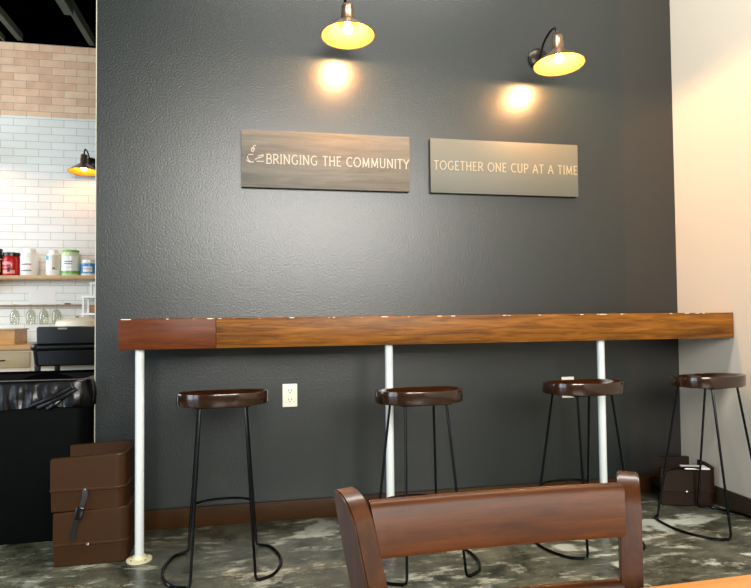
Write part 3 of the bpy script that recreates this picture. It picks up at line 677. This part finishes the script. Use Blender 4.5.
# glass rack : twin rails and hanging glasses
rk = thing('glass_rack', 'wooden rail on the brick wall with clear glasses hanging from it', 'rack', (-2.6, 2.90, 1.185))
for y in (-.022, .022): MB().box(-1.2, .71, y - .007, y + .007, -.009, .009, .002).build('rail', M['railw'], rk)
for x in (-1.1, -.68, .55): MB().box(x - .010, x + .010, -.029, .0995, .009, .024).build('bracket', M['railw'], rk)
def goblet(label):
    t = thing('hanging_glass', label, 'glass', (0, 0, 0), 0, 'clear glasses hanging from the rack')
    MB().lathe([(0, .0), (.034, .0), (.034, .003), (.006, .007), (.0045, .012), (.0045, -.030), (.008, -.038), (.030, -.060), (.040, -.095), (.041, -.130), (.036, -.183), (.034, -.183), (.0385, -.130), (.0375, -.096), (.028, -.063), (.0, -.044)][0:1] + [(.034, .0), (.034, .003), (.0, .005)], 28).build('foot', M['glass'], t)
    MB().lathe([(.005, .0), (.0045, -.030), (.008, -.038), (.030, -.058), (.040, -.095), (.041, -.130), (.036, -.183), (.0345, -.183), (.0393, -.130), (.0383, -.096), (.0285, -.0605), (.0, -.044)], 28).build('bowl', M['glass'], t)
    return t
gx = [-2.492, -2.356, -2.245, -2.134]; gl = ['leftmost of the four clear glasses hanging under the rail', 'second from left of the four clear hanging glasses', 'third from left of the four clear hanging glasses', 'rightmost of the four clear glasses hanging under the rail']
g0 = goblet(gl[0]); g0.location = (gx[0], 2.90, 1.195)
for x, lb in zip(gx[1:], gl[1:]): dup(g0, (x, 2.90, 1.195), 0, lb)

# ------------------------------------------------------------------ foreground chair
ch = thing('dining_chair', 'brown wooden ladder-back chair in the foreground, back seen from the table', 'chair', (.006, -2.478, 0))
def curve(z):   # half width and y offset of the back posts by height
    pts = [(0, .175, .05), (.25, .170, -.045), (.45, .166, -.065), (.60, .172, -.052), (.72, .186, -.030), (.80, .200, -.010), (.86, .208, .006)]
    for (a0, b0, c0), (a1, b1, c1) in zip(pts, pts[1:]):
        if z <= a1: k = (z - a0) / (a1 - a0); k = k * k * (3 - 2 * k) if False else k; return b0 + (b1 - b0) * k, c0 + (c1 - c0) * k
    return pts[-1][1:]
def post_mesh(s):
    b = bmesh.new(); W, D = (.0295, .046) if s > 0 else (.029, .050); top = .848 if s < 0 else .846
    prof = [(-D / 2, 0.0)]
    zs = [i * .04 for i in range(1, 20)]
    prof += [(-D / 2, z) for z in zs]
    prof += [(-D / 2 + D * .75 * (1 - math.cos(R(a_))) * 1.0, top - .042 + .042 * math.sin(R(a_))) for a_ in range(0, 91, 10)]
    prof += [(D / 2 - .004, top - .001), (D / 2, top - .006)] + [(D / 2, z) for z in zs[::-1]] + [(D / 2, 0)]
    ang = R(-31) if s > 0 else R(21)
    A = []; B = []
    for side, L_ in ((-W / 2, A), (W / 2, B)):
        for d, z in prof:
            hw, oy = curve(z); x = side * math.cos(ang) - d * math.sin(ang); y = side * math.sin(ang) + d * math.cos(ang)
            L_.append(b.verts.new((s * hw + x + (.006 if s < 0 else 0), oy + y, z)))
    n = len(prof); b.faces.new(A); b.faces.new(B[::-1])
    for i in range(n): b.faces.new((A[i], B[i], B[(i + 1) % n], A[(i + 1) % n]))
    bmesh.ops.recalc_face_normals(b, faces=b.faces)
    es = [e for e in b.edges if e.calc_face_angle(0) > .9]
    bmesh.ops.bevel(b, geom=es, offset=.0022, segments=2, affect='EDGES')
    mb = MB(); mb.merge(b); return mb
for s in (-1, 1): post_mesh(s).build('back_post', M['chair_v'], ch, 30)
def slat(z0, z1, T=.018, bow=.007):
    b = bmesh.new(); N = 20; cs = []
    r_ = .007
    sec = [(-T / 2, z0 + r_)] + [(-T / 2, z1 - r_ * 1.4)] + [(-T / 2 + r_ * (1 - math.cos(R(a_))), z1 - r_ * 1.4 + r_ * 1.4 * math.sin(R(a_))) for a_ in (25, 50, 75, 90)] + [(T / 2 - .003, z1), (T / 2, z1 - .003), (T / 2, z0 + .003), (T / 2 - .003, z0), (-T / 2 + r_, z0), (-T / 2 + .002, z0 + .002)]
    for i in range(N + 1):
        u = -1 + 2 * i / N; row = []
        for d, z in sec:
            hw, oy = curve(z); x = u * (hw - .0175) + .010 * (1 - u) / 2; y = oy + d + bow * (1 - u * u) - .008
            row.append(b.verts.new((x, y, z)))
        cs.append(row)
    n = len(sec)
    for A, B in zip(cs, cs[1:]):
        for i in range(n): b.faces.new((A[i], B[i], B[(i + 1) % n], A[(i + 1) % n]))
    b.faces.new(cs[0]); b.faces.new(cs[-1][::-1]); bmesh.ops.recalc_face_normals(b, faces=b.faces)
    mb = MB(); mb.merge(b); return mb
slat(.768, .836).build('top_rail', M['chair'], ch, 30)
slat(.655, .715, .016).build('back_slat', M['chair'], ch, 30)
slat(.545, .600, .016).build('back_slat', M['chair'], ch, 30)
# seat, aprons, front legs
loft([([(x, y - .265) for x, y in [(-.165, .19), (.165, .19), (.205, -.17), (.185, -.20), (-.185, -.20), (-.205, -.17)]], .432), ([(x, y - .265) for x, y in [(-.17, .195), (.17, .195), (.21, -.175), (.19, -.205), (-.19, -.205), (-.21, -.175)]], .44), ([(x, y - .265) for x, y in [(-.165, .19), (.165, .19), (.205, -.17), (.185, -.20), (-.185, -.20), (-.205, -.17)]], .456)]).build('seat', M['chair'], ch)
for s in (-1, 1):
    MB().box(s * .175 - .018, s * .175 + .018, -.455, -.419, 0, .432, .004).build('front_leg', M['chair_v'], ch)
    MB().tube([(s * .168, -.06, .40), (s * .175, -.42, .40)], .022, 4, sx=1, sy=.4).build('apron', M['chair'], ch, 30)
    MB().tube([(s * .170, -.045, .18), (s * .175, -.42, .18)], .011, 10).build('stretcher', M['chair'], ch)
MB().box(-.16, .16, -.447, -.430, .375, .43).build('apron', M['chair'], ch)

# ------------------------------------------------------------------ foreground table
tt = thing('cafe_table', 'light orange-brown wooden table top at the bottom right corner', 'table', (.10, -2.955, 0), R(1.5))
MB().box(-.62, .62, -.345, .345, .722, .75, .006).build('tabletop', M['table'], tt)
MB().lathe([(0, .03), (.035, .03), (.035, .71), (.10, .722), (0, .722)], 24).build('pedestal', M['tablebase'], tt)
MB().box(-.27, .27, -.035, .035, 0, .035, .006).box(-.035, .035, -.27, .27, .0, .0352, .006).build('base_cross', M['tablebase'], tt)

# ------------------------------------------------------------------ world, camera, view
wd = bpy.data.worlds.new('world'); sc.world = wd; wd.use_nodes = True
wd.node_tree.nodes['Background'].inputs['Color'].default_value = (.75, .86, 1, 1)
wd.node_tree.nodes['Background'].inputs['Strength'].default_value = 1.0
cam = bpy.data.cameras.new('camera'); co = bpy.data.objects.new('camera', cam); COL.objects.link(co); sc.camera = co
f, yaw, pit, rol = 607.7, .1974, .0318, -.0100
cam.sensor_fit = 'HORIZONTAL'; cam.sensor_width = 36; cam.lens = f * 36 / 751; cam.clip_start = .02; cam.clip_end = 60
fw = Vector((math.sin(yaw) * math.cos(pit), math.cos(yaw) * math.cos(pit), math.sin(pit)))
r0 = Vector((math.cos(yaw), -math.sin(yaw), 0)); u0 = r0.cross(fw)
r2 = r0 * math.cos(rol) + u0 * math.sin(rol); u2 = r2.cross(fw)
mw = Matrix((r2, u2, -fw)).transposed().to_4x4(); mw.translation = Vector((-.3182, -3.2764, 1.0819)); co.matrix_world = mw
vs = sc.view_settings; vs.view_transform = 'Standard'; vs.look = 'None'; vs.gamma = 1; vs.use_curve_mapping = False; vs.exposure = 0.0
sc.cycles.max_bounces = 8; sc.cycles.transparent_max_bounces = 12
